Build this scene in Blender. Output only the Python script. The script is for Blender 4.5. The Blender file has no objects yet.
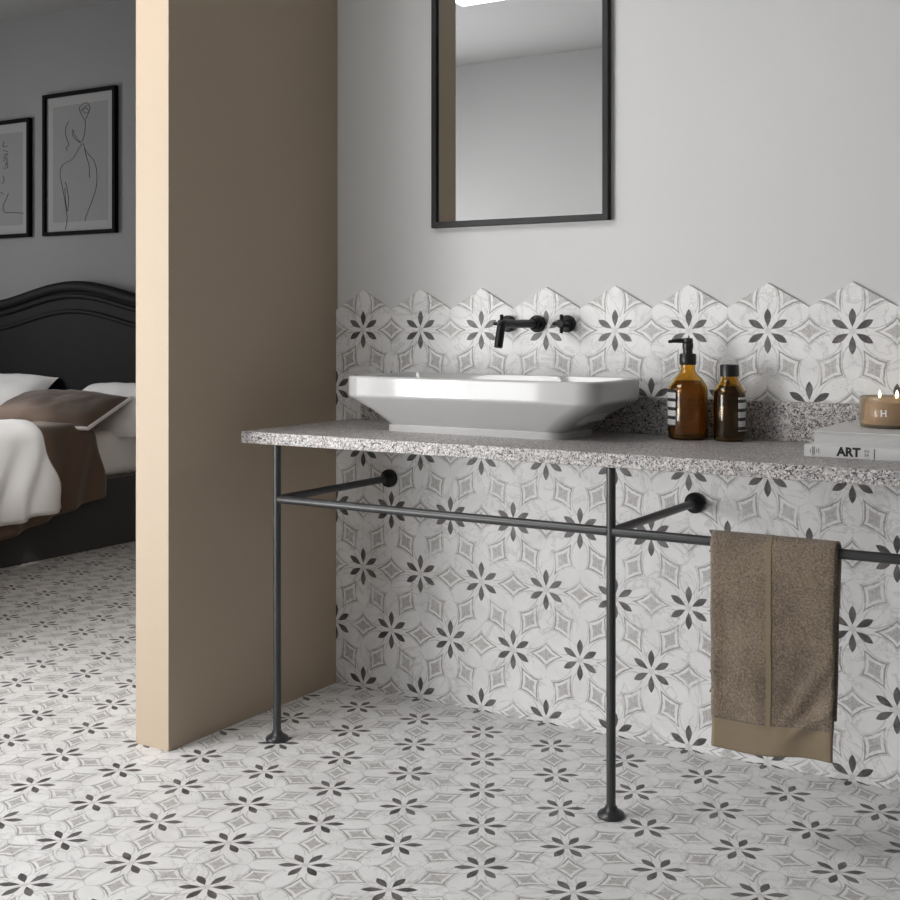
import bpy, bmesh, math, random
from mathutils import Vector, Matrix, noise
random.seed(7)
PI = math.pi
SC = bpy.context.scene
COL = SC.collection
W = 0.22                      # hexagonal tile, flat to flat
H_CEIL = 3.03
CT, CB = 0.866, 0.832         # countertop top / underside
YP = -0.53                   # plane of the legs and the rail

# ------------------------------------------------------------------ node helpers
class V:
    nt = None
    def __init__(s, sock): s.s = sock
    @staticmethod
    def m(op, *a):
        n = V.nt.nodes.new('ShaderNodeMath'); n.operation = op
        for i, x in enumerate(a):
            if isinstance(x, V): V.nt.links.new(x.s, n.inputs[i])
            else: n.inputs[i].default_value = x
        return V(n.outputs[0])
    def __add__(s, o): return V.m('ADD', s, o)
    __radd__ = __add__
    def __sub__(s, o): return V.m('SUBTRACT', s, o)
    def __rsub__(s, o): return V.m('SUBTRACT', o, s)
    def __mul__(s, o): return V.m('MULTIPLY', s, o)
    __rmul__ = __mul__
    def __truediv__(s, o): return V.m('DIVIDE', s, o)
    def __pow__(s, o): return V.m('POWER', s, o)
    def abs(s): return V.m('ABSOLUTE', s)
    def fmod(s, o): return V.m('FLOORED_MODULO', s, o)
def vmax(a, b): return V.m('MAXIMUM', a, b)
def vmin(a, b): return V.m('MINIMUM', a, b)
def step(x, e0, e1):          # smooth 0..1 as x goes e0 -> e1
    n = V.nt.nodes.new('ShaderNodeMapRange'); n.interpolation_type = 'SMOOTHSTEP'
    n.inputs[1].default_value = e0; n.inputs[2].default_value = e1
    V.nt.links.new(x.s, n.inputs[0]); return V(n.outputs[0])
def mixc(f, a, b):
    n = V.nt.nodes.new('ShaderNodeMix'); n.data_type = 'RGBA'
    if isinstance(f, V): V.nt.links.new(f.s, n.inputs[0])
    else: n.inputs[0].default_value = f
    for i, c in ((6, a), (7, b)):
        if isinstance(c, tuple): n.inputs[i].default_value = (*c, 1)
        else: V.nt.links.new(c, n.inputs[i])
    return n.outputs[2]
def coords(kind='Object'):
    n = V.nt.nodes.new('ShaderNodeTexCoord'); return n.outputs[kind]
def xyz(sock):
    n = V.nt.nodes.new('ShaderNodeSeparateXYZ'); V.nt.links.new(sock, n.inputs[0])
    return [V(o) for o in n.outputs]
def scaled(sock, sx, sy, sz):
    n = V.nt.nodes.new('ShaderNodeMapping'); n.inputs['Scale'].default_value = (sx, sy, sz)
    V.nt.links.new(sock, n.inputs[0]); return n.outputs[0]
def tnoise(vec, scale, detail=3, rough=.5, dist=0):
    n = V.nt.nodes.new('ShaderNodeTexNoise'); n.inputs['Scale'].default_value = scale
    n.inputs['Detail'].default_value = detail; n.inputs['Roughness'].default_value = rough
    n.inputs['Distortion'].default_value = dist
    V.nt.links.new(vec, n.inputs['Vector']); return V(n.outputs[0])
def voro(vec, scale, feature='F1', out='Distance'):
    n = V.nt.nodes.new('ShaderNodeTexVoronoi'); n.feature = feature
    n.inputs['Scale'].default_value = scale
    V.nt.links.new(vec, n.inputs['Vector']); return n.outputs[out]
def bump(h, strength, dist):
    n = V.nt.nodes.new('ShaderNodeBump'); n.inputs['Strength'].default_value = strength
    n.inputs['Distance'].default_value = dist
    V.nt.links.new(h.s, n.inputs['Height']); return n.outputs[0]
def material(name, color=(.8, .8, .8), rough=.5, metal=0, **kw):
    m = bpy.data.materials.new(name); m.use_nodes = True
    V.nt = m.node_tree
    b = m.node_tree.nodes['Principled BSDF']
    b.inputs['Base Color'].default_value = (*color, 1)
    b.inputs['Roughness'].default_value = rough
    b.inputs['Metallic'].default_value = metal
    for k, v in kw.items(): b.inputs[k].default_value = v
    return m, b
def link(a, b): V.nt.links.new(a.s if isinstance(a, V) else a, b)

def grain(name, color, rough=.6, amount=.06, scale=30, bscale=200, bstr=.1, bdist=.001, metal=0, **kw):
    """plain surface with slight colour variation and a fine bump"""
    m, b = material(name, color, rough, metal, **kw)
    oc = coords()
    n = tnoise(oc, scale, 4)
    lo = tuple(c * (1 - amount) for c in color); hi = tuple(min(1, c * (1 + amount)) for c in color)
    link(mixc(n, lo, hi), b.inputs['Base Color'])
    link(bump(tnoise(oc, bscale, 2), bstr, bdist), b.inputs['Normal'])
    return m

def tile_material(name, plane, ox, oy, rough):
    """hexagonal encaustic tiles: six dark petals, white ovals, grey four pointed stars on the tile edges"""
    m, b = material(name, rough=rough)
    oc = coords(); c = xyz(oc)
    px = (c[0] - ox) / W
    py = ((c[2] if plane == 'xz' else c[1]) - oy) / W
    S3 = 3 ** .5
    ax = (px + .5).fmod(1.) - .5;  ay = (py + S3 / 2).fmod(S3) - S3 / 2
    bx = px.fmod(1.) - .5;         by = py.fmod(S3) - S3 / 2
    la = ax * ax + ay * ay; lb = bx * bx + by * by
    pick = V.m('LESS_THAN', la, lb)
    qx = bx + (ax - bx) * pick; qy = by + (ay - by) * pick
    r = V.m('SQRT', vmin(la, lb))
    th = V.m('ARCTAN2', qy, qx)
    t = (th.fmod(PI / 3) - PI / 6).abs()
    a = r * V.m('COSINE', t); o = r * V.m('SINE', t)
    t2 = PI / 6 - t
    a2 = r * V.m('COSINE', t2); o2 = r * V.m('SINE', t2)
    # fine warps so that the drawing looks hand printed
    wob = (tnoise(oc, 45, 3) - .5) * .03
    # dark petals
    s = vmin(vmax((a - .042) / .232, 0.), 1.)
    hw = (s ** 1.45) * ((1. - s) ** 1.08) * .235
    petal = step(o - hw, .003, -.003) * V.m('GREATER_THAN', s, .001) * V.m('LESS_THAN', s, .999)
    # star on the middle of each tile side
    sx = (a2 - .5).abs(); sy = o2.abs()
    f = (((sx + wob.abs()) / .246) ** .79) + (((sy + wob.abs()) / .163) ** .79)
    outline = step((f - 1.).abs(), .10, .05)
    fill = step(f + wob * 4., .70, .64)
    facet = step((sx / .1 - sy / .07).abs(), .22, .05) * fill
    core = step(f, .40, .34) * (1. - step(f, .2, .1))
    # oval
    e = ((a - .375) / .215) ** 2. + (o / .118) ** 2.
    oval = step((e + wob * 3. - 1.).abs(), .13, .05)
    # joint between tiles
    joint = step(a2, .4955, .498)
    fade = step(tnoise(oc, 14, 3, .6), .30, .56)
    # marble clouds and scratches
    cloud = step(tnoise(oc, 9, 6, .62, .6), .35, .75)
    vein = step((tnoise(oc, 6, 5, .6, 1.5) - .5).abs(), .022, .004)
    fine = tnoise(scaled(oc, 1, 1, 1), 160, 3, .6)
    base = mixc(cloud, (.90, .898, .893), (.79, .787, .783))
    base = mixc(vein * .34, base, (.42, .41, .41))
    base = mixc(fine * .22, base, (.5, .49, .49))
    base = mixc(oval * fade * .5, base, (.30, .29, .29))
    base = mixc(outline * (.18 + .62 * fade), base, (.22, .213, .21))
    fl = mixc(step(fine, .35, .65), (.40, .385, .38), (.56, .545, .537))
    fl = mixc(facet * .55, fl, (.62, .605, .60))
    fl = mixc(core * .15, fl, (.28, .265, .265))
    base = mixc(fill * (.62 + .33 * fade), base, fl)
    pet = mixc(step(tnoise(oc, 24, 2), .35, .68), (.050, .044, .046), (.150, .138, .140))
    pet = mixc(step(fine, .48, .72) * .5, pet, (.22, .20, .20))
    base = mixc(petal, base, pet)
    hub = step(r, .05, .03)
    base = mixc(hub * .35, base, (.45, .43, .42))
    base = mixc(joint * (.16 if plane == 'xz' else .42), base, (.16, .155, .15))
    link(base, b.inputs['Base Color'])
    hgt = (1. - joint) + fine * .05
    link(bump(hgt, .25, .001), b.inputs['Normal'])
    return m

def granite_material(name):
    m, b = material(name, rough=.42)
    oc = coords()
    warp = V.nt.nodes.new('ShaderNodeMix'); warp.data_type = 'RGBA'; warp.inputs[0].default_value = .012
    nz = V.nt.nodes.new('ShaderNodeTexNoise'); nz.inputs['Scale'].default_value = 60
    V.nt.links.new(oc, nz.inputs['Vector'])
    V.nt.links.new(oc, warp.inputs[6]); V.nt.links.new(nz.outputs['Color'], warp.inputs[7])
    vec = warp.outputs[2]
    def cells(scale):
        col = voro(vec, scale, 'F1', 'Color')
        n = V.nt.nodes.new('ShaderNodeSeparateColor'); V.nt.links.new(col, n.inputs[0])
        return [V(x) for x in n.outputs]
    c1 = cells(215); c2 = cells(330); c3 = cells(150)
    def ramp(v, stops):
        n = V.nt.nodes.new('ShaderNodeValToRGB'); n.color_ramp.interpolation = 'CONSTANT'
        els = n.color_ramp.elements
        els[0].position = 0; els[0].color = (*stops[0][1], 1)
        els[1].position = stops[1][0]; els[1].color = (*stops[1][1], 1)
        for p, c in stops[2:]:
            e = els.new(p); e.color = (*c, 1)
        link(v, n.inputs[0]); return n.outputs[0]
    big = ramp(c1[0], [(0, (.12, .115, .118)), (.15, (.26, .25, .247)), (.38, (.38, .365, .36)), (.62, (.49, .47, .46)), (.86, (.65, .63, .62))])
    small = ramp(c2[1], [(0, (.045, .043, .045)), (.30, (.33, .315, .312)), (.66, (.60, .58, .57))])
    col = mixc(V.m('GREATER_THAN', c2[0], .58), big, small)
    pink = V.m('GREATER_THAN', c3[2], .86) * V.m('LESS_THAN', c2[0], .5)
    col = mixc(pink * .45, col, (.52, .36, .33))
    link(col, b.inputs['Base Color'])
    link(bump(c2[2], .04, .0003), b.inputs['Normal'])
    return m

def fabric(name, c0, c1, scale=240, bstr=.5, bdist=.002, rough=.95, blot=8):
    m, b = material(name, c0, rough)
    b.inputs['Sheen Weight'].default_value = .25
    oc = coords()
    n = tnoise(oc, scale, 3, .65)
    big = tnoise(oc, blot, 3)
    f = step(n * .7 + big * .3, .34, .66)
    link(mixc(f, c0, c1), b.inputs['Base Color'])
    link(bump(n, bstr, bdist), b.inputs['Normal'])
    return m

M = {}
M['tile_wall'] = tile_material('patterned hexagon wall tile', 'xz', 0, 5.2416 * W, .42)
M['tile_floor'] = tile_material('patterned hexagon floor tile', 'xy', -.035 * W, (-.755 - .866) * W, .48)
M['granite'] = granite_material('speckled grey granite')
M['paint_white'] = grain('white wall paint', (.66, .66, .66), .75, .02, 3, 260, .06, .0006)
M['paint_beige'] = grain('warm beige wall paint', (.455, .365, .270), .5, .02, 3, 260, .05, .0006)
M['paint_grey'] = grain('grey bedroom wall paint', (.18, .18, .183), .8, .02, 3, 260, .05, .0006)
M['paint_front'] = grain('light grey wall paint', (.37, .37, .37), .75, .02, 3, 260, .06, .0006)
M['paint_dark'] = grain('dark taupe wall paint', (.22, .215, .21), .8, .02, 3, 260, .05, .0006)
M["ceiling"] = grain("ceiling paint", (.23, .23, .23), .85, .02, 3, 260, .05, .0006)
M['ceramic'] = grain('glazed white ceramic', (.55, .55, .55), .085, .01, 4, 20, .01, .0002, **{'Coat Weight': .4, 'Coat Roughness': .05})
M['black_metal'] = grain('satin black powder coated metal', (.030, .031, .033), .34, .2, 40, 500, .08, .0003, 0, **{'Specular IOR Level': .6})
M['tap_black'] = grain('matt black tap finish', (.006, .006, .006), .4, .2, 40, 500, .05, .0003, 0, **{'Specular IOR Level': .3})
M['mirror'], _ = material('silvered mirror glass', (.86, .87, .87), .0, 1)
M['chrome'] = grain('polished chrome', (.7, .7, .7), .12, .03, 20, 100, .02, .0002, 1)
M['amber'], _b = material('amber bottle glass', (.82, .56, .14), .03, 0, **{'Transmission Weight': 1., 'IOR': 1.45})
M['liquid_brown'], _b = material('brown liquid soap', (.44, .25, .06), .05, 0, **{'Transmission Weight': .9, 'IOR': 1.33})
M['liquid_dark'], _b = material('very dark brown liquid', (.10, .045, .03), .06, 0, **{'Transmission Weight': .75, 'IOR': 1.33})
M['plastic_black'] = grain('black plastic', (.012, .012, .013), .35, .15, 60, 300, .04, .0002)
M['paper_white'] = grain('white paper', (.72, .71, .70), .7, .03, 40, 300, .08, .0004)
M['book_cover'] = grain('off white book cover', (.66, .655, .65), .55, .02, 10, 300, .05, .0004)
def pages():
    m, b = material('page edges', (.6, .59, .58), .9)
    z = xyz(coords())[2]
    v = V.m('SINE', z * 2400.)
    link(mixc(step(v, -.6, .8), (.44, .435, .43), (.66, .655, .65)), b.inputs['Base Color'])
    return m
M['pages'] = pages()
M['ink'] = grain('black printing ink', (.010, .010, .010), .6, .1, 60, 200, .02, .0001)
M['ink_grey'] = grain('grey printing ink', (.06, .06, .06), .7, .1, 60, 200, .02, .0001)
M['white_print'] = grain('white print', (.80, .79, .76), .6, .03, 60, 200, .02, .0001)
def label_mat():
    m, b = material('printed bottle label', (.78, .78, .76), .55)
    x, y, z = xyz(coords())
    th = V.m('ARCTAN2', y, x)
    bars = V.m('LESS_THAN', (z - .031).fmod(.0235), .0085)
    small = V.m('LESS_THAN', (z - .04).fmod(.0047), .0016) * V.m('LESS_THAN', (th * 60.).fmod(1.), .72)
    c = mixc(small * .5, (.78, .78, .76), (.1, .1, .1))
    link(mixc(bars, c, (.02, .02, .02)), b.inputs['Base Color'])
    return m
M['label'] = label_mat()
M['candle_glass'], _b = material('tan tinted candle glass', (.92, .78, .60), .13, 0, **{'Transmission Weight': .85, 'IOR': 1.3})
M['wax'] = grain('tan candle wax', (.52, .37, .235), .5, .04, 20, 100, .03, .0004, **{'Subsurface Weight': .1})
M['wick'] = grain('burnt wick', (.02, .017, .015), .9, .2, 90, 300, .1, .0003)
def emis(name, col, st):
    m, b = material(name, col, .5)
    b.inputs['Emission Color'].default_value = (*col, 1); b.inputs['Emission Strength'].default_value = st
    return m
M['flame'] = emis('candle flame', (1., .72, .38), 9)
M['lamp_panel'] = emis('lit ceiling lamp diffuser', (1., .99, .975), 8)
M['terry'] = fabric('brown terry towelling', (.115, .083, .057), (.31, .24, .175), 230, 1., .006)
M['terry_band'] = fabric('flat woven towel border', (.185, .140, .088), (.235, .182, .12), 700, .25, .0006)
M['linen_white'] = fabric('white bed linen', (.80, .795, .79), (.86, .855, .85), 500, .15, .0006, .9, 5)
M['linen_brown'] = fabric('brown bed linen', (.095, .062, .042), (.135, .088, .06), 500, .2, .0006, .9, 5)
M['bed_black'] = grain('black lacquered wood', (.005, .005, .0053), .65, .12, 12, 120, .05, .0005, 0, **{'Specular IOR Level': .15})
M['bed_fabric'] = fabric('charcoal upholstery', (.035, .036, .039), (.055, .056, .06), 420, .3, .0008, .95, 6)
M['frame_black'] = grain('black picture frame', (.003, .003, .003), .8, .1, 30, 200, .03, .0002, 0, **{'Specular IOR Level': .1})
M['mat_board'] = grain('pale picture mount', (.23, .23, .23), .9, .02, 30, 300, .03, .0002)
M['print_grey'] = grain('grey art print paper', (.175, .175, .178), .9, .03, 20, 300, .03, .0002)
M['window_frame'] = grain('white window frame', (.75, .75, .75), .4, .02, 20, 200, .03, .0002)

# ------------------------------------------------------------------ mesh helpers
class MB:
    def __init__(s): s.v = []; s.f = []
    def add(s, vs, fs):
        k = len(s.v); s.v += [tuple(p) for p in vs]; s.f += [tuple(i + k for i in f) for f in fs]; return s
    def box(s, lo, hi):
        x0, y0, z0 = lo; x1, y1, z1 = hi
        return s.add([(x0,y0,z0),(x1,y0,z0),(x1,y1,z0),(x0,y1,z0),(x0,y0,z1),(x1,y0,z1),(x1,y1,z1),(x0,y1,z1)],
                     [(3,2,1,0),(4,5,6,7),(0,1,5,4),(1,2,6,5),(2,3,7,6),(3,0,4,7)])
    def loft(s, rings, cap0=True, cap1=True, closed=True):
        n = len(rings[0]); vs = [p for r in rings for p in r]; fs = []
        for i in range(len(rings) - 1):
            for j in range(n if closed else n - 1):
                a = i*n + j; b2 = i*n + (j+1) % n
                fs.append((a, b2, b2 + n, a + n))
        if cap0: fs.append(tuple(range(n - 1, -1, -1)))
        if cap1: fs.append(tuple((len(rings)-1)*n + j for j in range(n)))
        return s.add(vs, fs)
    def lathe(s, prof, c=(0,0,0), seg=40, axis='z', cap0=True, cap1=True):
        rings = []
        for r, h in prof:
            ring = []
            for j in range(seg):
                a = 2*PI*j/seg; u, v = r*math.cos(a), r*math.sin(a)
                if axis == 'z': p = (c[0]+u, c[1]+v, c[2]+h)
                elif axis == 'y': p = (c[0]+u, c[1]-h, c[2]+v)      # h grows towards -y
                else: p = (c[0]+h, c[1]+u, c[2]+v)
                ring.append(p)
            rings.append(ring)
        return s.loft(rings, cap0, cap1)
    def tube(s, pts, r, seg=16, caps=True):
        P = [Vector(p) for p in pts]; n = len(P)
        R = r if isinstance(r, (list, tuple)) else [r]*n
        t0 = (P[1]-P[0]).normalized()
        up = Vector((0,0,1)) if abs(t0.z) < .9 else Vector((0,1,0))
        nrm = (up - t0*up.dot(t0)).normalized(); rings = []
        for i in range(n):
            t = (P[min(i+1,n-1)] - P[max(i-1,0)]).normalized()
            nrm = (nrm - t*nrm.dot(t)).normalized(); bi = t.cross(nrm)
            rings.append([tuple(P[i] + (nrm*math.cos(2*PI*j/seg) + bi*math.sin(2*PI*j/seg))*R[i]) for j in range(seg)])
        return s.loft(rings, caps, caps)
    def prism(s, poly, d0, d1, plane='xz'):
        n = len(poly)
        def pt(p, d): return (p[0], d, p[1]) if plane == 'xz' else (p[0], p[1], d)
        vs = [pt(p, d0) for p in poly] + [pt(p, d1) for p in poly]
        fs = [tuple(range(n)), tuple(range(2*n-1, n-1, -1))] + [(i, i+n, (i+1)%n+n, (i+1)%n) for i in range(n)]
        return s.add(vs, fs)
    def grid(s, fn, nu, nv):
        vs = [fn(i/nu, j/nv) for j in range(nv+1) for i in range(nu+1)]
        fs = [(j*(nu+1)+i, j*(nu+1)+i+1, (j+1)*(nu+1)+i+1, (j+1)*(nu+1)+i) for j in range(nv) for i in range(nu)]
        return s.add(vs, fs)
    def build(s, name, mat, parent=None, loc=(0,0,0), smooth=True, bevel=0, bseg=2, subsurf=0, solid=0, angle=35, offset=-1):
        me = bpy.data.meshes.new(name); me.from_pydata(s.v, [], s.f); me.update()
        bm = bmesh.new(); bm.from_mesh(me)
        bmesh.ops.remove_doubles(bm, verts=bm.verts, dist=1e-6)
        bmesh.ops.recalc_face_normals(bm, faces=bm.faces)
        bm.to_mesh(me); bm.free()
        o = bpy.data.objects.new(name, me); COL.objects.link(o)
        me.materials.append(mat); o.location = loc
        if parent: o.parent = parent
        if solid:
            md = o.modifiers.new('thickness', 'SOLIDIFY'); md.thickness = solid; md.offset = offset
        if bevel:
            md = o.modifiers.new('bevel', 'BEVEL'); md.width = bevel; md.segments = bseg
            md.limit_method = 'ANGLE'; md.angle_limit = math.radians(40)
        if subsurf:
            md = o.modifiers.new('smooth', 'SUBSURF'); md.levels = subsurf; md.render_levels = subsurf
        if smooth:
            for p in me.polygons: p.use_smooth = True
            if not subsurf and not solid:
                try: me.set_sharp_from_angle(angle=math.radians(angle))
                except Exception: pass
        return o

def tag(o, label, cat, group=None):
    o['label'] = label; o['category'] = cat
    if group: o['group'] = group
    return o
def thing(name, loc, label, cat, group=None, rz=0):
    e = bpy.data.objects.new(name, None); COL.objects.link(e)
    e.empty_display_size = .1; e.location = loc; e.rotation_euler = (0, 0, rz)
    return tag(e, label, cat, group)
def struct(o): o['kind'] = 'structure'; return o
def text_mesh(name, body, size, mat, parent, loc, rot, extrude=.0003, offset=0.):
    cu = bpy.data.curves.new(name, 'FONT'); cu.body = body; cu.size = size; cu.extrude = extrude
    cu.align_x = 'CENTER'; cu.align_y = 'CENTER'; cu.offset = offset
    t = bpy.data.objects.new('lettering_source', cu); COL.objects.link(t)
    bpy.context.view_layer.update()
    dg = bpy.context.evaluated_depsgraph_get()
    me = bpy.data.meshes.new_from_object(t.evaluated_get(dg))
    bpy.data.objects.remove(t); bpy.data.curves.remove(cu)
    me.name = name; me.materials.clear(); me.materials.append(mat)
    o = bpy.data.objects.new(name, me); COL.objects.link(o)
    o.parent = parent; o.location = loc; o.rotation_euler = rot
    return o
def rrect(x0, x1, y0, y1, r, z, n=8):
    pts = []
    for cx, cy, a0 in ((x1-r, y1-r, 0), (x0+r, y1-r, PI/2), (x0+r, y0+r, PI), (x1-r, y0+r, 3*PI/2)):
        for k in range(n+1):
            a = a0 + PI/2*k/n; pts.append((cx + r*math.cos(a), cy + r*math.sin(a), z))
    return pts

# ------------------------------------------------------------------ the setting
XL, XR, YF, YB = -4.95, 2.95, -4.38, 1.80
PX0, PX1, PY = -.2345, -.109, -.759
struct(MB().box((XL-.1, YF-.1, -.08), (XR+.1, YB+.1, 0)).build('floor', M['tile_floor'], smooth=False))
struct(MB().box((XL-.1, YF-.1, H_CEIL), (XR+.1, YB+.1, H_CEIL+.1)).build('ceiling', M['ceiling'], smooth=False))
struct(MB().box((PX1, .008, 0), (XR, .13, H_CEIL)).build('wall_back', M['paint_white'], smooth=False))
struct(MB().box((PX0, PY, 0), (PX1, YB, H_CEIL)).build('wall_partition', M['paint_beige'], smooth=False, bevel=.0012))
struct(MB().box((XL, YB, 0), (PX0, YB+.1, H_CEIL)).build('wall_bedroom', M['paint_grey'], smooth=False))
LY0, LY1, LZ0, LZ1 = -.50, .50, 1.0, 2.5
lw = MB()
lw.box((XL-.1, YF, 0), (XL, LY0, H_CEIL)); lw.box((XL-.1, LY1, 0), (XL, YB+.1, H_CEIL))
lw.box((XL-.1, LY0, 0), (XL, LY1, LZ0)); lw.box((XL-.1, LY0, LZ1), (XL, LY1, H_CEIL))
struct(lw.build('wall_left', M['paint_grey'], smooth=False))
w2 = MB(); t = .05  # added window, out of view, put in to light the bed
w2.box((XL-.06, LY0, LZ0), (XL+.01, LY0+t, LZ1)); w2.box((XL-.06, LY1-t, LZ0), (XL+.01, LY1, LZ1))
w2.box((XL-.06, LY0+t, LZ0), (XL+.01, LY1-t, LZ0+t)); w2.box((XL-.06, LY0+t, LZ1-t), (XL+.01, LY1-t, LZ1))
struct(w2.build('window_added_bed', M['window_frame'], smooth=False))
struct(MB().box((XR, YF, 0), (XR+.1, .13, H_CEIL)).build('wall_right', M['paint_dark'], smooth=False))
WX0, WX1, WZ0, WZ1 = -2.66, -.95, .06, 1.80
VY0, VY1, VZ0, VZ1 = -4.05, -2.25, .25, 2.25
dw = MB()  # added unseen wall, keeps the front light off the bed and bedroom floor
dw.box((-2.95, YF, 0), (-2.85, VY0, H_CEIL)); dw.box((-2.95, VY1, 0), (-2.85, -.75, H_CEIL))
dw.box((-2.95, VY0, 0), (-2.85, VY1, VZ0)); dw.box((-2.95, VY0, VZ1), (-2.85, VY1, H_CEIL))
dw.box((XL, -.75, 0), (-1.35, -.63, H_CEIL))
struct(dw.build('wall_light_blocker', M['paint_white'], smooth=False))
w3 = MB(); t = .05  # added window in this unseen wall, brightens the floor on the left
w3.box((-2.92, VY0, VZ0), (-2.84, VY0+t, VZ1)); w3.box((-2.92, VY1-t, VZ0), (-2.84, VY1, VZ1))
w3.box((-2.92, VY0+t, VZ0), (-2.84, VY1-t, VZ0+t)); w3.box((-2.92, VY0+t, VZ1-t), (-2.84, VY1-t, VZ1))
struct(w3.build('window_added_side', M['window_frame'], smooth=False))
fw = MB()
fw.box((XL-.1, YF-.1, 0), (WX0, YF, H_CEIL)); fw.box((WX1, YF-.1, 0), (XR+.1, YF, H_CEIL))
fw.box((WX0, YF-.1, 0), (WX1, YF, WZ0)); fw.box((WX0, YF-.1, WZ1), (WX1, YF, H_CEIL))
struct(fw.build('wall_front', M['paint_front'], smooth=False))
wf = MB(); t = .05
wf.box((WX0, YF-.06, WZ0), (WX0+t, YF+.01, WZ1)); wf.box((WX1-t, YF-.06, WZ0), (WX1, YF+.01, WZ1))
wf.box((WX0+t, YF-.06, WZ0), (WX1-t, YF+.01, WZ0+t)); wf.box((WX0+t, YF-.06, WZ1-t), (WX1-t, YF+.01, WZ1))
wf.box((-1.78, YF-.06, WZ0+t), (-1.72, YF+.01, WZ1-t))
struct(wf.build('window_1', M['window_frame'], smooth=False))
# tiled lower wall with the zigzag top of the hexagons
zc = 5.2416 * W; R = W / 3**.5
poly = [(PX1, 0)]
poly.append((XR, 0))
i1 = int(XR / W); pts = []
for i in range(i1, -1, -1):
    pts += [(i*W + W/2, zc + R/2), (i*W, zc + R)]
pts = [p for p in pts if PX1 < p[0] < XR]
poly += [(XR, zc + R/2)] + pts + [(PX1, zc + R - (-PX1)*R/W)]
struct(MB().prism(poly, 0, .008).build('wall_tiles', M['tile_wall'], smooth=False))

# ------------------------------------------------------------------ ceiling lamp (seen in the mirror)
cl = thing('ceiling_light', (-.62, -2.13, H_CEIL), 'large flat white ceiling light glimpsed at the top of the mirror', 'ceiling light')
MB().box((-.73, -.73, -.035), (.73, .73, 0)).build('housing', M['window_frame'], cl, smooth=False, bevel=.004)
MB().box((-.70, -.70, -.039), (.70, .70, -.0352)).build('diffuser', M['lamp_panel'], cl, smooth=False)
bl_ = thing('ceiling_fill_spot', (-3.25, .25, H_CEIL), 'added unseen spotlight in the ceiling over the bed, above the top edge of the picture', 'fill spotlight')  # added fixture, out of view, holds the beam onto the bedding
MB().lathe([(.045, -.004), (.062, -.010), (.066, -.008), (.066, 0), (.045, 0)], seg=36).build('trim_ring', M['window_frame'], bl_)
MB().lathe([(.001, -.001), (.044, -.001), (.044, -.0002), (.001, -.0002)], seg=30).build('lens', M['lamp_panel'], bl_)

bl2 = thing('ceiling_fill_spot', (-1.25, .15, H_CEIL), 'added unseen spotlight in the ceiling between the bed and the beige partition, above the picture', 'fill spotlight')  # second added fixture, unseen, holds the beam onto the hanging duvet
MB().lathe([(.045, -.004), (.062, -.010), (.066, -.008), (.066, 0), (.045, 0)], seg=36).build('trim_ring', M['window_frame'], bl2)
MB().lathe([(.001, -.001), (.044, -.001), (.044, -.0002), (.001, -.0002)], seg=30).build('lens', M['lamp_panel'], bl2)

# ------------------------------------------------------------------ mirror
mx0, mx1, mz0, mz1 = .268, .8645, 1.468, 2.36
mt = thing('wall_mirror', ((mx0+mx1)/2, .008, mz0), 'tall rectangular wall mirror in a thin black frame above the basin', 'mirror')
hx = (mx1 - mx0)/2; hh = mz1 - mz0; fwid = .0185; dep = .022
fr = MB()
def mitre(fr, a, b, c, d, y0, y1):
    vs = [(p[0], y, p[1]) for y in (y0, y1) for p in (a, b, c, d)]
    fr.add(vs, [(0,1,2,3),(7,6,5,4),(0,4,5,1),(1,5,6,2),(2,6,7,3),(3,7,4,0)])
o_ = [(-hx,0),(hx,0),(hx,hh),(-hx,hh)]; i_ = [(-hx+fwid,fwid),(hx-fwid,fwid),(hx-fwid,hh-fwid),(-hx+fwid,hh-fwid)]
for k in range(4):
    mitre(fr, o_[k], o_[(k+1)%4], i_[(k+1)%4], i_[k], -dep, 0)
fr.build('frame', M['tap_black'], mt, smooth=False, bevel=.0015)
MB().box((-hx+fwid-.002, -.013, fwid-.002), (hx-fwid+.002, -.006, hh-fwid+.002)).build('mirror_glass', M['mirror'], mt, smooth=False)

# ------------------------------------------------------------------ countertop and its frame
CX0, CX1, CY = -.036, 2.27, -.545
ct = thing('countertop', ((CX0+CX1)/2, CY/2, CB), 'long speckled grey granite countertop with a low upstand on a black metal frame', 'countertop')
cx = (CX0+CX1)/2
MB().box((CX0-cx, CY-CY/2, 0), (CX1-cx, -.0005-CY/2, CT-CB)).build('slab', M['granite'], ct, smooth=False, bevel=.002)
MB().box((.004-cx, -.021-CY/2, CT-CB), (CX1-cx, -.0005-CY/2, .968-CB)).build('upstand', M['granite'], ct, smooth=False, bevel=.0015)

LEGX = (.084, 1.107, 2.130); RZ = .6785; PR = .0112
fr = thing('washstand_frame', (LEGX[1], YP, 0), 'black tubular metal stand with legs, rails and wall brackets carrying the countertop', 'washstand frame')
for i, x in enumerate(LEGX):
    lx = x - LEGX[1]
    lg = MB().lathe([(PR, .004), (PR, CB)], (lx, 0, 0), 24).build('leg', M['black_metal'], fr)
    MB().lathe([(.031, 0), (.0325, .003), (.0325, .007), (.030, .011), (.022, .016), (.016, .020), (.0135, .026), (PR+.0005, .028)], (lx, 0, 0), 36).build('floor_flange', M['black_metal'], lg)
    ar = MB().tube([(lx, 0, RZ), (lx + (.021 if i == 0 else .013), -YP - .010, RZ + .004)], PR*.98, 24).build('wall_bracket', M['black_metal'], fr)
    MB().lathe([(PR+.001, .030), (.015, .024), (.020, .017), (.0275, .014), (.0285, .011), (.0285, 0.0005)], (lx + (.021 if i == 0 else .013), -YP, RZ + .004), 36, 'y').build('wall_flange', M['tap_black'], ar)
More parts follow.
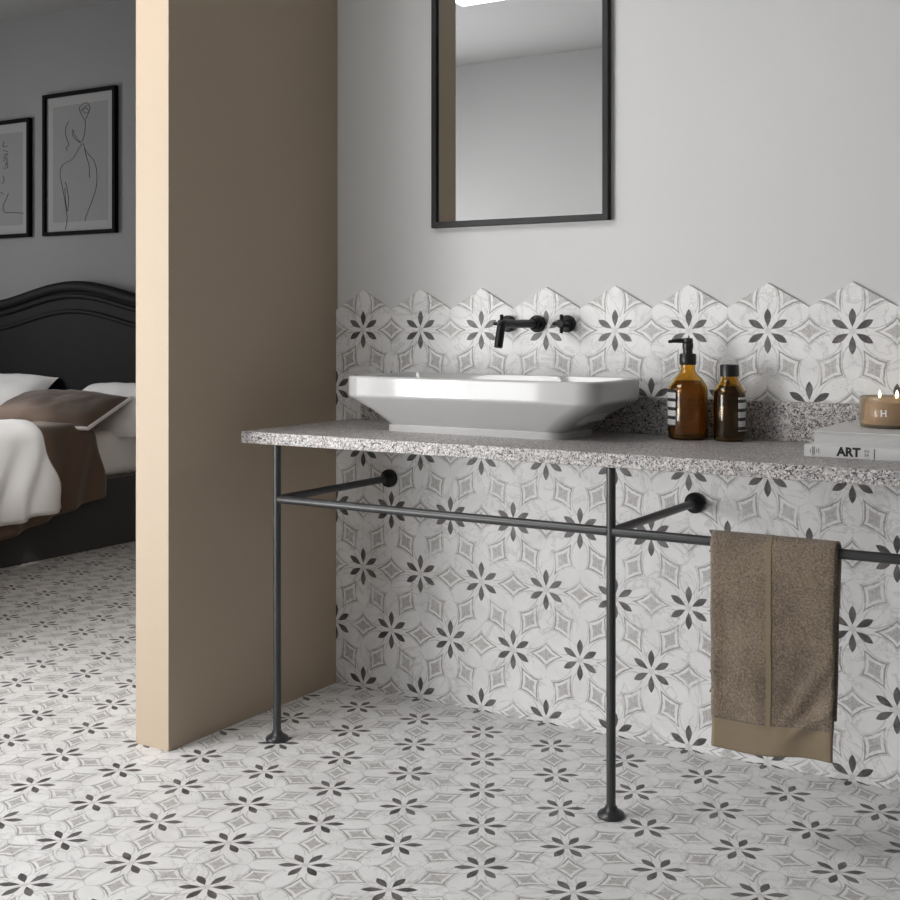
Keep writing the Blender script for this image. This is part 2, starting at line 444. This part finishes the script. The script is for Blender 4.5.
for a, b in ((LEGX[0], LEGX[1]), (LEGX[1], LEGX[2])):
    MB().tube([(a-LEGX[1]+PR*.6, 0, RZ), (b-LEGX[1]-PR*.6, 0, RZ)], PR, 24).build('rail', M['black_metal'], fr)

# ------------------------------------------------------------------ basin
bx0, bx1, by0, by1, bz = .188, .990, -.375, -.035, 1.023
fx0, fx1, fy0, fy1 = .298, .868, -.322, -.085
bc = ((bx0+bx1)/2, (by0+by1)/2)
bs = thing('vessel_basin', (bc[0], bc[1], CT), 'white glazed rectangular vessel basin with sloping sides standing on the granite top', 'basin')
def ring(e, z, r):            # e: 0 = foot outline, 1 = rim outline
    L = lambda a, b: a + (b-a)*e
    return [(p[0]-bc[0], p[1]-bc[1], p[2]-CT) for p in rrect(L(fx0,bx0), L(fx1,bx1), L(fy0,by0), L(fy1,by1), r, z, 10)]
def inner(d, z, r):
    return [(p[0]-bc[0], p[1]-bc[1], p[2]-CT) for p in rrect(bx0+d, bx1-d, by0+d, by1-d, r, z, 10)]
rings = [ring(0, CT, .050), ring(0, CT+.001, .050), ring(0.0, CT+.017, .050), ring(-.03, CT+.0185, .049),
         ring(-.06, CT+.0195, .048), ring(0.0, CT+.024, .052), ring(.08, CT+.031, .053), ring(.45, CT+.062, .056), ring(.88, CT+.0905, .0595), ring(.92, CT+.0937, .06), ring(.965, CT+.0972, .060),
         ring(.988, CT+.1003, .061), ring(1.0, CT+.1045, .062), ring(1.0, CT+.106, .062), ring(1.0, bz-.0065, .062), ring(1.0, bz-.005, .062), inner(.0012, bz-.0018, .061), inner(.004, bz, .059),
         inner(.016, bz, .05), inner(.019, bz-.002, .049), inner(.022, bz-.008, .048), inner(.045, CT+.09, .06), inner(.075, CT+.045, .055),
         inner(.105, CT+.03, .04), inner(.13, CT+.026, .03)]
MB().loft(rings).build('bowl', M['ceramic'], bs, angle=28)
MB().lathe([(.028, 0), (.028, .003), (.022, .005), (.0, .0055)], (0, 0, .026), 28, cap1=False).build('drain', M['chrome'], bs)

# ------------------------------------------------------------------ wall tap
TZ = 1.1725
tp = thing('wall_tap', (.633, 0, TZ), 'matt black wall mounted tap with curved spout and two cross handles over the basin', 'tap')
ros = [(.025, 0), (.025, .010), (.024, .0125), (.021, .0135)]
sp = []
for y in (0, -.05, -.10, -.15, -.200): sp.append((0, y, 0))
for k in range(1, 9):
    a = math.radians(74) * k/8; r_ = .024
    sp.append((0, -.200 - r_*math.sin(a), -r_*(1-math.cos(a))))
l = Vector(sp[-1]); d = Vector((0, -math.cos(math.radians(74)), -math.sin(math.radians(74))))
for k in (1, 2): sp.append(tuple(l + d*.025*k))
spo = MB().tube(sp, .0122, 20).build('spout', M['tap_black'], tp)
MB().lathe(ros + [(.0175, .014), (.0165, .03), (.0125, .034)], (0, 0, 0), 32, 'y').build('rosette', M['tap_black'], spo)
for hx_ in (-.098, .099):
    hd = MB()
    hd.lathe([(.011, .010), (.011, .034), (.0125, .036), (.0125, .050), (.010, .053)], (hx_, 0, 0), 24, 'y')
    for k in range(4):
        a = PI/2*k
        dx, dz = math.cos(a), math.sin(a)
        hd.tube([(hx_, -.043, 0), (hx_+dx*.024, -.043, dz*.024), (hx_+dx*.027, -.043, dz*.027)], [.0055, .0055, .0044], 14)
    h = hd.build('handle', M['tap_black'], tp)
    MB().lathe(ros, (hx_, 0, 0), 32, 'y').build('rosette', M['tap_black'], h)

# ------------------------------------------------------------------ bottles
def label_patch(r, z0, z1, a0, a1, n=16):
    mb = MB()
    mb.grid(lambda u, v: (r*math.cos(a0+(a1-a0)*u), r*math.sin(a0+(a1-a0)*u), z0+(z1-z0)*v), n, 2)
    return mb
def shell(outer, th=.0025):
    inn = [(max(r-th, .002), z) for r, z in reversed(outer)]
    inn[-1] = (inn[-1][0], outer[0][1] + th*1.5)
    return outer, inn
ZS = 1.075
def zs(mb):
    mb.v = [(x, y, z*ZS) for x, y, z in mb.v]; return mb
# tall pump bottle
pb = thing('soap_dispenser', (1.137, -.104, CT), 'amber glass pump bottle with a black pump and white label beside the basin', 'soap bottle')
RB = .0525
prof = [(.030, .0), (RB-.006, .0005), (RB-.001, .004), (RB, .010), (RB, .122), (RB-.002, .131), (RB-.008, .140), (.036, .1515), (.0245, .162), (.0205, .168), (.0195, .173), (.0195, .193)]
inn = [(.0165, .193), (.0165, .172), (.0225, .160), (.034, .148), (RB-.011, .137), (RB-.004, .128), (RB-.0035, .012), (RB-.008, .006), (.03, .005)]
zs(MB().lathe(prof + inn, seg=56)).build('bottle', M['amber'], pb, angle=60)
zs(MB().lathe([(.03, .0055), (RB-.0085, .0065), (RB-.0042, .0125), (RB-.0042, .1275), (RB-.0115, .1365), (.036, .1445)], seg=48)).build('liquid', M['liquid_brown'], pb, angle=60)
pm = MB()
pm.lathe([(.0215, .184), (.0225, .186), (.0225, .208), (.0205, .211), (.013, .212), (.0125, .222), (.0145, .224), (.0145, .236), (.0125, .2385)], seg=32)
zs(pm).build('collar', M['plastic_black'], pb)
nz = MB()
dv = Vector((-.86, -.50, 0)).normalized()
nz.tube([(.012*-dv.x, .012*-dv.y, .2435), (0, 0, .2435), tuple(dv*.035 + Vector((0,0,.243))), tuple(dv*.052 + Vector((0,0,.2405)))], [.0062, .0068, .005, .0035], 14)
nz.lathe([(.0125, .238), (.0135, .240), (.0135, .247), (.011, .249)], seg=28)
zs(nz).build('pump_nozzle', M['plastic_black'], pb)
zs(label_patch(RB+.0004, .034, .124, math.radians(150), math.radians(254))).build('label', M['label'], pb, solid=.0003, offset=1)
# small bottle
sb = thing('bottle', (1.249, -.098, CT), 'small dark amber glass bottle with a black screw cap beside the pump bottle', 'bottle')
RS = .0410
prof = [(.024, 0), (RS-.005, .0005), (RS-.001, .004), (RS, .009), (RS, .112), (RS-.0015, .121), (RS-.006, .130), (.029, .139), (.0235, .146), (.0215, .152), (.0215, .166)]
inn = [(.0185, .166), (.0185, .151), (.0215, .144), (.027, .136), (RS-.009, .127), (RS-.004, .119), (RS-.003, .010), (RS-.007, .005), (.024, .0045)]
zs(MB().lathe(prof + inn, seg=56)).build('bottle_glass', M['amber'], sb, angle=60)
zs(MB().lathe([(.024, .005), (RS-.0075, .0055), (RS-.0037, .0105), (RS-.0037, .1185), (RS-.010, .127), (.0275, .1345)], seg=48)).build('liquid', M['liquid_dark'], sb, angle=60)
cp = MB(); cp.lathe([(.0225, .157), (.0245, .158), (.0245, .183), (.0235, .1855), (.020, .1865)], seg=40)
zs(cp).build('cap', M['plastic_black'], sb)
zs(label_patch(RS+.0004, .026, .108, math.radians(-38), math.radians(30))).build('label', M['label'], sb, solid=.0003, offset=1)

# ------------------------------------------------------------------ books and candle
def book(name, x0, x1, y0, y1, z, h, label, spine_front=True):
    b = thing(name, ((x0+x1)/2, (y0+y1)/2, z), label, 'book')
    hw, hd = (x1-x0)/2, (y1-y0)/2
    c = MB(); t = .0022
    c.box((-hw, -hd, 0), (hw, hd, t)); c.box((-hw, -hd, h-t), (hw, hd, h))
    if spine_front: c.box((-hw, -hd, t), (hw, -hd+t, h-t))
    else: c.box((hw-t, -hd, t), (hw, hd, h-t))
    c.build('cover', M['book_cover'], b, smooth=False, bevel=.0007)
    e = .004
    lo = (-hw+e, -hd+(t if spine_front else e), t); hi = (hw-(e if spine_front else t), hd-e, h-t)
    MB().box(lo, hi).build('pages', M['pages'], b, smooth=False)
    return b, hw, hd
B1H, B2H = .0275, .031
b1, hw, hd = book('book', 1.518, 1.80, -.362, -.07, CT, B1H, 'lower white book with ART in black letters on its spine')
text_mesh('title_lettering', 'ART', .0275, M['ink'], b1, (1.6135-1.653, -hd-.0003, B1H/2), (PI/2, 0, 0), .0003, .0012)
text_mesh('subtitle_lettering', 'FO\nEA', .0085, M['ink_grey'], b1, (1.654-1.653, -hd-.0003, B1H/2), (PI/2, 0, 0), .0002)
sm = MB()
for k, (x, z0, z1) in enumerate([(1.526, .009, .018), (1.5315, .004, .024), (1.535, .006, .023), (1.541, .010, .018), (1.5455, .008, .020)]):
    sm.box((x-1.653, -hd-.0006, z0), (x+.0013-1.653, -hd, z1))
sl_ = MB().box((1.6695-1.653, -hd-.0006, .002), (1.6712-1.653, -hd, B1H-.003)).build('spine_line', M['ink_grey'], b1, smooth=False)
sm.build('spine_marks', M['ink_grey'], b1, smooth=False)
b2, hw2, hd2 = book('book', 1.534, 1.80, -.352, -.06, CT+B1H, B2H, 'upper thick pale book lying on the ART book with page edges in front', False)
cz = CT + B1H + B2H
cd = thing('candle', (1.665, -.152, cz), 'lit tan candle in a glass tumbler with a white letter H on the books', 'candle')
RC = .0705; CH = .074
go = [(RC-.010, 0), (RC-.003, .002), (RC, .008), (RC, CH-.001), (RC-.001, CH)]
gi = [(RC-.0025, CH), (RC-.0035, CH-.001), (RC-.0035, .011), (RC-.007, .0075)]
MB().lathe(go + gi, seg=64).build('glass_tumbler', M['candle_glass'], cd, angle=60)
MB().lathe([(RC-.010, .008), (RC-.004, .0115), (RC-.004, CH-.0135), (RC-.006, CH-.0125)], seg=56).build('wax', M['wax'], cd, angle=60)
for dx, dy in ((-.024, -.006), (.018, -.020), (.010, .026)):
    wk = MB().tube([(dx, dy, CH-.0126), (dx+.0006, dy, CH-.007), (dx+.0016, dy, CH-.002)], .0009, 8).build('wick', M['wick'], cd)
    fl = MB(); fl.lathe([(.0008, -.004), (.0032, -.001), (.0044, .004), (.0040, .009), (.0026, .014), (.0011, .019), (.0002, .0225)], (dx+.0016, dy, CH-.001), 16)
    fl.v = [(dx+.0016+(x-dx-.0016)*.75, dy+(y-dy)*.75, CH-.001+(z-CH+.001)*.7) for x, y, z in fl.v]
    fl.build('flame', M['flame'], wk)
# white letter H on the tumbler, bent round the glass
ang = math.atan2(-3.2231+.152, 2.3231-1.665) - .20
hm = MB(); HS = .78
def bent(u0, u1, z0, z1):
    hm.grid(lambda u, v: ((RC+.0004)*math.cos(ang+(u0+(u1-u0)*u)/RC*HS), (RC+.0004)*math.sin(ang+(u0+(u1-u0)*u)/RC*HS), .037+(z0+(z1-z0)*v-.037)*HS), 4, 2)
bent(-.0085, -.0048, .028, .046); bent(.0048, .0085, .028, .046); bent(-.0048, .0048, .0355, .0388)
bent(-.0105, -.003, .0275, .0292); bent(-.0105, -.003, .0448, .0465); bent(.003, .0105, .0275, .0292); bent(.003, .0105, .0448, .0465)
hm.build('letter', M['white_print'], cd, smooth=False)

# ------------------------------------------------------------------ towel over the rail
TX0, TX1 = 1.362, 1.640
tw = thing('towel', ((TX0+TX1)/2, YP, RZ), 'folded brown terry towel hanging over the black rail', 'towel')
tcx = (TX0+TX1)/2
def towel_sheet(x0, x1, zf, zb, rad, off, th, ridge, name, mat, t0=0., t1=1., nu=46, nv=90, taper=0., out=0.):
    """t = 0 front bottom edge .. over the rail .. t = 1 back bottom edge"""
    lf, la, lb = RZ - zf, PI*rad, RZ - zb
    tot = lf + la + lb
    def fn(u, tt):
        t = t0 + (t1-t0)*tt
        s = t*tot
        x = x0 + (x1-x0)*u - tcx
        if s < lf:
            z = zf + s - RZ; y = -rad; k = 1 - s/lf; n = -1
        elif s < lf + la:
            a = (s-lf)/rad; z = rad*math.sin(a); y = -rad*math.cos(a); k = 0; n = 0
        else:
            z = -(s-lf-la); y = rad; k = (s-lf-la)/lb; n = 1
        xa = x + tcx
        if n:
            w = .0055*math.sin(xa*33+z*3.2+1)*k + .010*(noise.noise(Vector((xa*7, z*4.5, 3.1+off)))) * min(1, k*2)
            w += .004*noise.noise(Vector((xa*22, z*16, 8+off)))*min(1, k*3)
            if n < 0:
                # creases running diagonally on the lower right
                d1 = (xa-1.56) - (z+.34)*.65
                w -= .012*math.exp(-(d1/.018)**2)*max(0, min(1, (u-.52)*5))*max(0, 1-abs(z+.33)/.17)
                d2 = (z+.375) - (xa-1.59)*.7 
                w -= .012*math.exp(-(d2/.014)**2)*max(0, min(1, (u-.62)*6))*max(0, min(1, k*2))
                w -= .010*k*k*(u-.2)
            y += w
        x -= taper*k*u*(1 if n < 0 else 2.2)
        z += .010*k*u*(1 if n < 0 else .0)
        if n < 0: z -= .004*math.sin(u*5.5)*k
        y += (-out if n <= 0 else out)
        # rounded side edges
        e = min(u, 1-u); y += (-1 if (n < 0 or (n == 0 and y < 0)) else 1)*-.004*max(0, 1-e/.05)**2
        return (x, y, z)
    mb = MB(); mb.grid(fn, nu, nv)
    return mb.build(name, mat, tw, solid=th, offset=0)
th = .009
ZF = .222
lf = RZ - ZF; rad1 = PR + .0122
tot1 = lf + PI*rad1 + (RZ-.31)
th_hem = .066/tot1
towel_sheet(TX0, TX1, ZF, .31, rad1, 0, .0066, 0, 'terry_cloth', M['terry'], th_hem, 1., taper=.005)
towel_sheet(TX0+.001, TX1-.001, ZF, .31, rad1, 0, .0048, 0, 'hem', M['terry_band'], 0, th_hem*1.03, nv=14, taper=.005)
# narrow flat stripe running down the middle of the front
sx = TX0 + (TX1-TX0)*.462
def stripe():
    src = None
    lf_, la = lf, PI*rad1
    pts = []
    mb = MB()
    base = bpy.data.objects['terry_cloth'].data
    nu, nv = 46, 90
    vs = base.vertices
    rows = []
    for j in range(nv+1):
        row = vs[j*(nu+1):(j+1)*(nu+1)] if False else [vs[j*(nu+1)+i] for i in range(nu+1)]
        rows.append([v.co.copy() for v in row])
    out = []
    for j in range(0, 62):
        r = rows[j]
        if j > 0 and r[22].z < rows[j-1][20].z and r[22].y > 0: break
        c = r[22].lerp(r[23], .3 + .5*math.sin(j*.11)*.3)
        t = (rows[min(j+1, nv)][23] - rows[max(j-1, 0)][23]).normalized()
        n = Vector((1,0,0)).cross(t).normalized()
        if n.y > 0 and r[22].z < 0: n = -n
        if r[22].z >= 0 and n.dot(Vector((0, r[22].y, r[22].z))) < 0: n = -n
        out.append((c, n))
    ringsL = []
    for c, n in out:
        hw_ = .0068
        ringsL.append([tuple(c + Vector((-hw_,0,0)) + n*.0024), tuple(c + Vector((-hw_*.8,0,0)) + n*.0046), tuple(c + Vector((hw_*.8,0,0)) + n*.0046), tuple(c + Vector((hw_,0,0)) + n*.0024)])
    mb.loft(ringsL)
    return mb.build('woven_stripe', M['terry_band'], tw)
stripe()
# the folded under layer that shows along the right side
towel_sheet(TX0+.006, TX1+.001, .262, .33, PR+.0036, 5, .005, 0, 'inner_fold', M['terry'], taper=.008)

# ------------------------------------------------------------------ bed
BX0, BX1, BY0, BY1 = -4.18, -2.60, -.32, 1.70
bd = thing('bed', ((BX0+BX1)/2, (BY0+BY1)/2, 0), 'black bed with a curved moulded headboard and dark upholstered base in the bedroom', 'bed')
bcx, bcy = (BX0+BX1)/2, (BY0+BY1)/2
MB().box((BX0-bcx, BY0-bcy, .0), (BX1-bcx, BY1-bcy-.0, .36)).build('base', M['bed_fabric'], bd, smooth=False, bevel=.012, bseg=3)
HX = -3.315
def hz(x, off=0):
    d = min(1, abs(x-HX)/.80); return 1.287 - off + .115*.5*(1+math.cos(PI*d))
n = 60; hx0, hx1 = HX-.93, HX+.93
xs = [hx0 + (hx1-hx0)*k/n for k in range(n+1)]
board = [(hx0-bcx, 0.0), (hx1-bcx, 0.0)] + [(x-bcx, hz(x)-.01) for x in reversed(xs)]
hb = MB().prism(board, 1.715-bcy, 1.765-bcy).build('headboard', M['bed_black'], bd, angle=30)
def mould(name, off, r, yy, inset):
    p = [(hx0+inset-bcx, yy-bcy, .5)] + [(hx0+inset-bcx, yy-bcy, hz(hx0+inset, off))] if False else []
    xs2 = [hx0+inset + (hx1-hx0-2*inset)*k/n for k in range(n+1)]
    p = [(x-bcx, yy-bcy, hz(x, off)) for x in xs2]
    MB().tube(p, r, 14).build(name, M['bed_black'], hb)
mould('top_moulding', .016, .034, 1.725, 0)
mould('moulding', .070, .017, 1.713, .02)
mould('moulding', .160, .015, 1.713, .04)
inner_p = [(hx0+.04-bcx, .40), (hx1-.04-bcx, .40)] + [(x-bcx, hz(x, .165)) for x in reversed([hx0+.04 + (hx1-hx0-.08)*k/n for k in range(n+1)])]
MB().prism(inner_p, 1.710-bcy, 1.716-bcy).build('inner_panel', M['bed_black'], hb, angle=30)

ma = thing('mattress', (bcx, bcy, .36), 'mattress with a white fitted sheet on the black bed base', 'mattress')
MB().box((BX0+.02-bcx, BY0+.02-bcy, 0.), (BX1-.02-bcx, BY1-.0-bcy, .245)).build('fitted_sheet', M['linen_white'], ma, bevel=.055, bseg=6)

def drape(xe, ztop, r, y0, y1, zb0, zb1, seed, wr, skew=0., skew_b=0., flare=.02, nu=80, nv=70):
    """cloth lying on the mattress and hanging over its right side; u across, v along y"""
    xi = -3.95
    def fn(u, v):
        y = y0 + (y1-y0)*v
        zb = zb0 + (zb1-zb0)*v
        L1 = xe - r - xi; L2 = PI/2*r; L3 = ztop - r - zb
        s = u*(L1+L2+L3)
        if s < L1: x, z, nx, nz_, hang = xi+s, ztop, 0, 1, 0
        elif s < L1+L2:
            a = (s-L1)/r; x, z = xe-r+r*math.sin(a), ztop-r+r*math.cos(a); nx, nz_ = math.sin(a), math.cos(a); hang = a/(PI/2)*.3
        else:
            q = s-L1-L2; x, z = xe, ztop-r-q; nx, nz_ = 1, 0; hang = .3+.7*q/L3
        yy = y + skew*max(0, (x-(-3.3)))*v + skew_b*hang*v
        w = noise.noise(Vector((x*3.1, yy*3.5, seed)))*.022*wr + noise.noise(Vector((x*6+z*3, yy*9, seed+4)))*.013*wr
        w += hang*wr*.026*math.sin(yy*34 + 2*math.sin(z*7) + seed)
        soft = min(1, (1-v)*9, v*9+.4); w -= (1-soft)*.014
        return (x + nx*w + hang*flare - bcx, yy - bcy, z + nz_*w)
    mb = MB(); mb.grid(fn, nu, nv); return mb
bl = thing('blanket', (bcx, bcy, .61), 'brown blanket draped over the side of the bed beneath the white duvet', 'blanket')
o = drape(-2.555, .668, .085, BY0+.25, 1.20, .01, .285, 2.3, .8, 0, .07).build('blanket_cloth', M['linen_brown'], bl, loc=(0,0,-.61), solid=.024, offset=-1)
dv_ = thing('duvet', (bcx, bcy, .70), 'white duvet spread over the brown blanket, hanging down the bed side', 'duvet')
o = drape(-2.522, .715, .10, BY0+.30, .80, .155, .255, 7.7, 1.1, 0, .16).build('duvet_cloth', M['linen_white'], dv_, loc=(0,0,-.70), solid=.03, offset=-1)

def pillow_mb(w, d, h, seed, flat=.0):
    mb = MB(); n = 26
    def surf(sgn):
        def fn(u, v):
            a, b = 2*u-1, 2*v-1
            e = max(0, (1-abs(a)**2.6)*(1-abs(b)**2.6))**.55
            pin = 1 - .10*(abs(a)**3)*(1-abs(b)**2) - .0
            pin2 = 1 - .10*(abs(b)**3)*(1-abs(a)**2)
            z = sgn*h*e + noise.noise(Vector((a*2.2, b*2.2, seed+sgn)))*.016*e + noise.noise(Vector((a*7, b*5, seed)))*.006*e
            return (a*w/2*pin2, b*d/2*pin, z)
        return fn
    mb.grid(surf(1), n, n); mb.grid(surf(-1), n, n)
    return mb
def pillow(name, loc, rot, w, d, h, seed, mat, label, piping=None):
    p = thing(name, loc, label, 'pillow'); p.rotation_euler = rot
    pillow_mb(w, d, h, seed).build('pillow_cover', mat, p, angle=70)
    if piping:
        pts = []
        for k in range(96):
            q = k/96*4; s_ = int(q); f = q - s_
            a, b = [(2*f-1, -1), (1, 2*f-1), (1-2*f, 1), (-1, 1-2*f)][s_]
            pin = 1 - .10*(abs(a)**3)*(1-abs(b)**2); pin2 = 1 - .10*(abs(b)**3)*(1-abs(a)**2)
            pts.append((a*w/2*pin2*1.006, b*d/2*pin*1.006, 0))
        pts.append(pts[0]); MB().tube(pts, .010, 10).build('piping', piping, p)
    return p
pillow('pillow', (-3.78, 1.50, .715), (math.radians(36), 0, 0), .74, .48, .085, 1.5, M['linen_white'], 'white pillow leaning on the headboard at the left edge of the picture')
pillow('pillow', (-2.82, 1.56, .70), (math.radians(38), 0, math.radians(-3)), .74, .40, .085, 4.2, M['linen_white'], 'white pillow behind the brown pillow, partly hidden by the beige partition')
pillow('pillow', (-2.90, 1.23, .712), (math.radians(18), math.radians(1), math.radians(15)), .67, .43, .075, 9.1, M['linen_brown'], 'brown pillow with white piping lying in front of the white pillows', M['linen_white'])

# ------------------------------------------------------------------ pictures above the bed
def picture(name, x0, x1, z0, z1, label):
    p = thing(name, ((x0+x1)/2, YB, z0), label, 'picture')
    hx, hh = (x1-x0)/2, z1-z0; f = .022
    fr = MB(); o_ = [(-hx,0),(hx,0),(hx,hh),(-hx,hh)]; i_ = [(-hx+f,f),(hx-f,f),(hx-f,hh-f),(-hx+f,hh-f)]
    for k in range(4): mitre(fr, o_[k], o_[(k+1)%4], i_[(k+1)%4], i_[k], -.03, 0)
    fr.build('frame', M['frame_black'], p, smooth=False, bevel=.001)
    MB().box((-hx+f-.002, -.012, f-.002), (hx-f+.002, -.004, hh-f+.002)).build('mount', M['mat_board'], p, smooth=False)
    m = .055
    MB().box((-hx+f+m, -.0128, f+m), (hx-f-m, -.0122, hh-f-m)).build('art_print', M['print_grey'], p, smooth=False)
    return p, hx, hh
M['ink_soft'] = grain('soft grey drawing ink', (.035, .035, .035), .9, .1, 60, 200, .02, .0001, 0, **{'Specular IOR Level': .1})
def strokes(parent, polys, r=.0022):
    mb = MB()
    for pl in polys:
        P = [Vector((a, -.0135, b)) for a, b in pl]
        # Catmull-Rom smoothing
        Q = []
        for i in range(len(P)-1):
            p0, p1, p2, p3 = P[max(i-1,0)], P[i], P[i+1], P[min(i+2, len(P)-1)]
            for k in range(6):
                t = k/6
                Q.append(.5*((2*p1) + (p2-p0)*t + (2*p0-5*p1+4*p2-p3)*t*t + (3*p1-p0-3*p2+p3)*t**3))
        Q.append(P[-1]); mb.tube(Q, r, 6)
    return mb.build('line_drawing', M['ink_soft'], parent)
# picture coordinates measured on a 374 x 745 grid (0,0 top left of the outer frame)
px0, px1, pz0, pz1 = -3.645, -3.030, 1.695, 2.540
pc, phx, phh = picture('picture', px0, px1, pz0, pz1, 'black framed line drawing of a woman seen from behind, the right picture above the bed')
def g(pts): return [((a/374-.5)*2*phx, (1-b/735)*phh) for a, b in pts]
strokes(pc, [
    g([(205,68),(186,90),(200,130),(215,150),(232,120),(240,92),(226,68),(205,68)]),
    g([(190,105),(215,92),(236,110),(214,118),(204,96),(228,80)]),
    g([(215,150),(216,190),(208,240),(196,262),(182,262)]),
    g([(130,150),(115,180),(117,230),(132,270),(116,285),(126,300)]),
    g([(150,195),(165,230),(190,265),(160,240),(148,210),(160,200)]),
    g([(200,270),(180,300),(150,345),(112,362),(90,385),(86,430),(100,500),(112,570),(122,640),(118,680),(112,705)]),
    g([(205,272),(225,320),(258,362),(274,420),(272,500),(246,580),(222,640),(214,668)]),
    g([(212,300),(222,340),(236,390),(238,450)]),
    g([(112,460),(122,500),(130,560),(124,610),(114,560),(110,490)]),
], .0016)
pd, qhx, qhh = picture('picture', -3.765-.63, -3.765, 1.697, 2.419, 'black framed print cut by the left edge of the picture, left of the line drawing')
def g2(pts): return [(qhx - (150-a)/350*.63, qhh*(1-(b-245)/590)) for a, b in pts]
strokes(pd, [
    g2([(14,350),(8,372),(30,372)]), g2([(10,392),(32,400)]), g2([(10,415),(32,412),(10,432),(32,430)]),
    g2([(8,445),(30,440),(20,470)]), g2([(30,455),(32,480),(10,482)]), g2([(8,520),(14,545),(4,558)]),
    g2([(36,612),(24,640),(12,664),(10,690),(22,706),(60,708),(112,716)]),
    g2([(-60,640),(-20,600),(10,612)]), g2([(-120,420),(-90,520),(-100,620),(-70,690)]),
], .0019)

# ------------------------------------------------------------------ light
def area(name, loc, rot, sx, sy, power, color=(1,1,1)):
    l = bpy.data.lights.new(name, 'AREA'); l.shape = 'RECTANGLE'; l.size = sx; l.size_y = sy
    l.energy = power; l.color = color
    o = bpy.data.objects.new(name, l); COL.objects.link(o); o.location = loc; o.rotation_euler = rot
    return o
WIN = 120
SIDE = 42
zc_ = (WZ0+WZ1)/2; hgt = WZ1-WZ0-.1
area('daylight_main', ((WX0+.05-1.78)/2, YF-.02, zc_), (PI/2, 0, 0), (-1.78-WX0-.05), hgt, WIN*.78, (1, .995, .99))
area('daylight_side', ((-1.72+WX1-.05)/2, YF-.02, zc_), (PI/2, 0, 0), (WX1-.05+1.72), hgt, WIN*.22, (1, .995, .99))
area('fill_side_window', (-2.88, (VY0+VY1)/2, (VZ0+VZ1)/2), (PI/2, 0, -PI/2), VY1-VY0-.1, VZ1-VZ0-.1, SIDE, (1, .995, .99))  # fill through the added side window, lifts the floor
sl = bpy.data.lights.new('fill_spot_beam', 'SPOT'); sl.energy = 270; sl.spot_size = math.radians(20); sl.spot_blend = .5; sl.shadow_soft_size = .045  # added beam that brightens the top of the bed
so = bpy.data.objects.new('fill_spot_beam', sl); COL.objects.link(so); so.location = (-3.25, .25, H_CEIL-.012)
so.rotation_euler = (Vector((-3.25, .25, H_CEIL)) - Vector((-2.98, .78, .6))).to_track_quat('Z', 'Y').to_euler()
sl2 = bpy.data.lights.new('fill_spot_beam', 'SPOT'); sl2.energy = 270; sl2.spot_size = math.radians(11.5); sl2.spot_blend = 1.; sl2.shadow_soft_size = .045  # added beam from the right, brightens the duvet side
so2 = bpy.data.objects.new('fill_spot_beam', sl2); COL.objects.link(so2); so2.location = (-1.25, .15, H_CEIL-.012)
so2.rotation_euler = (Vector((-1.25, .15, H_CEIL)) - Vector((-2.58, .66, .60))).to_track_quat('Z', 'Y').to_euler()
area('fill_bed_window', (XL-.02, (LY0+LY1)/2, (LZ0+LZ1)/2), (PI/2, 0, -PI/2), LY1-LY0-.1, LZ1-LZ0-.1, 45, (1, .995, .99))  # fill through the added bedroom window, for the bed
wd = bpy.data.worlds.new('sky'); SC.world = wd; wd.use_nodes = True
wd.node_tree.nodes['Background'].inputs[0].default_value = (.8, .88, 1, 1)
wd.node_tree.nodes['Background'].inputs[1].default_value = .5

# ------------------------------------------------------------------ camera
cam = bpy.data.cameras.new('camera'); co = bpy.data.objects.new('camera', cam); COL.objects.link(co)
cam.sensor_width = 36; cam.lens = 36*1231.5/900
cam.shift_y = -(450-323.0)/900
co.location = (2.3231, -3.2231, 1.1746); co.rotation_euler = (PI/2, 0, math.radians(31.7517))
cam.clip_start = .05
SC.camera = co
SC.view_settings.view_transform = 'Standard'; SC.view_settings.look = 'None'
SC.view_settings.gamma = 1; SC.view_settings.use_curve_mapping = False
SC.view_settings.exposure = 0.01
SC.cycles.max_bounces = 12; SC.cycles.diffuse_bounces = 6; SC.cycles.transmission_bounces = 12
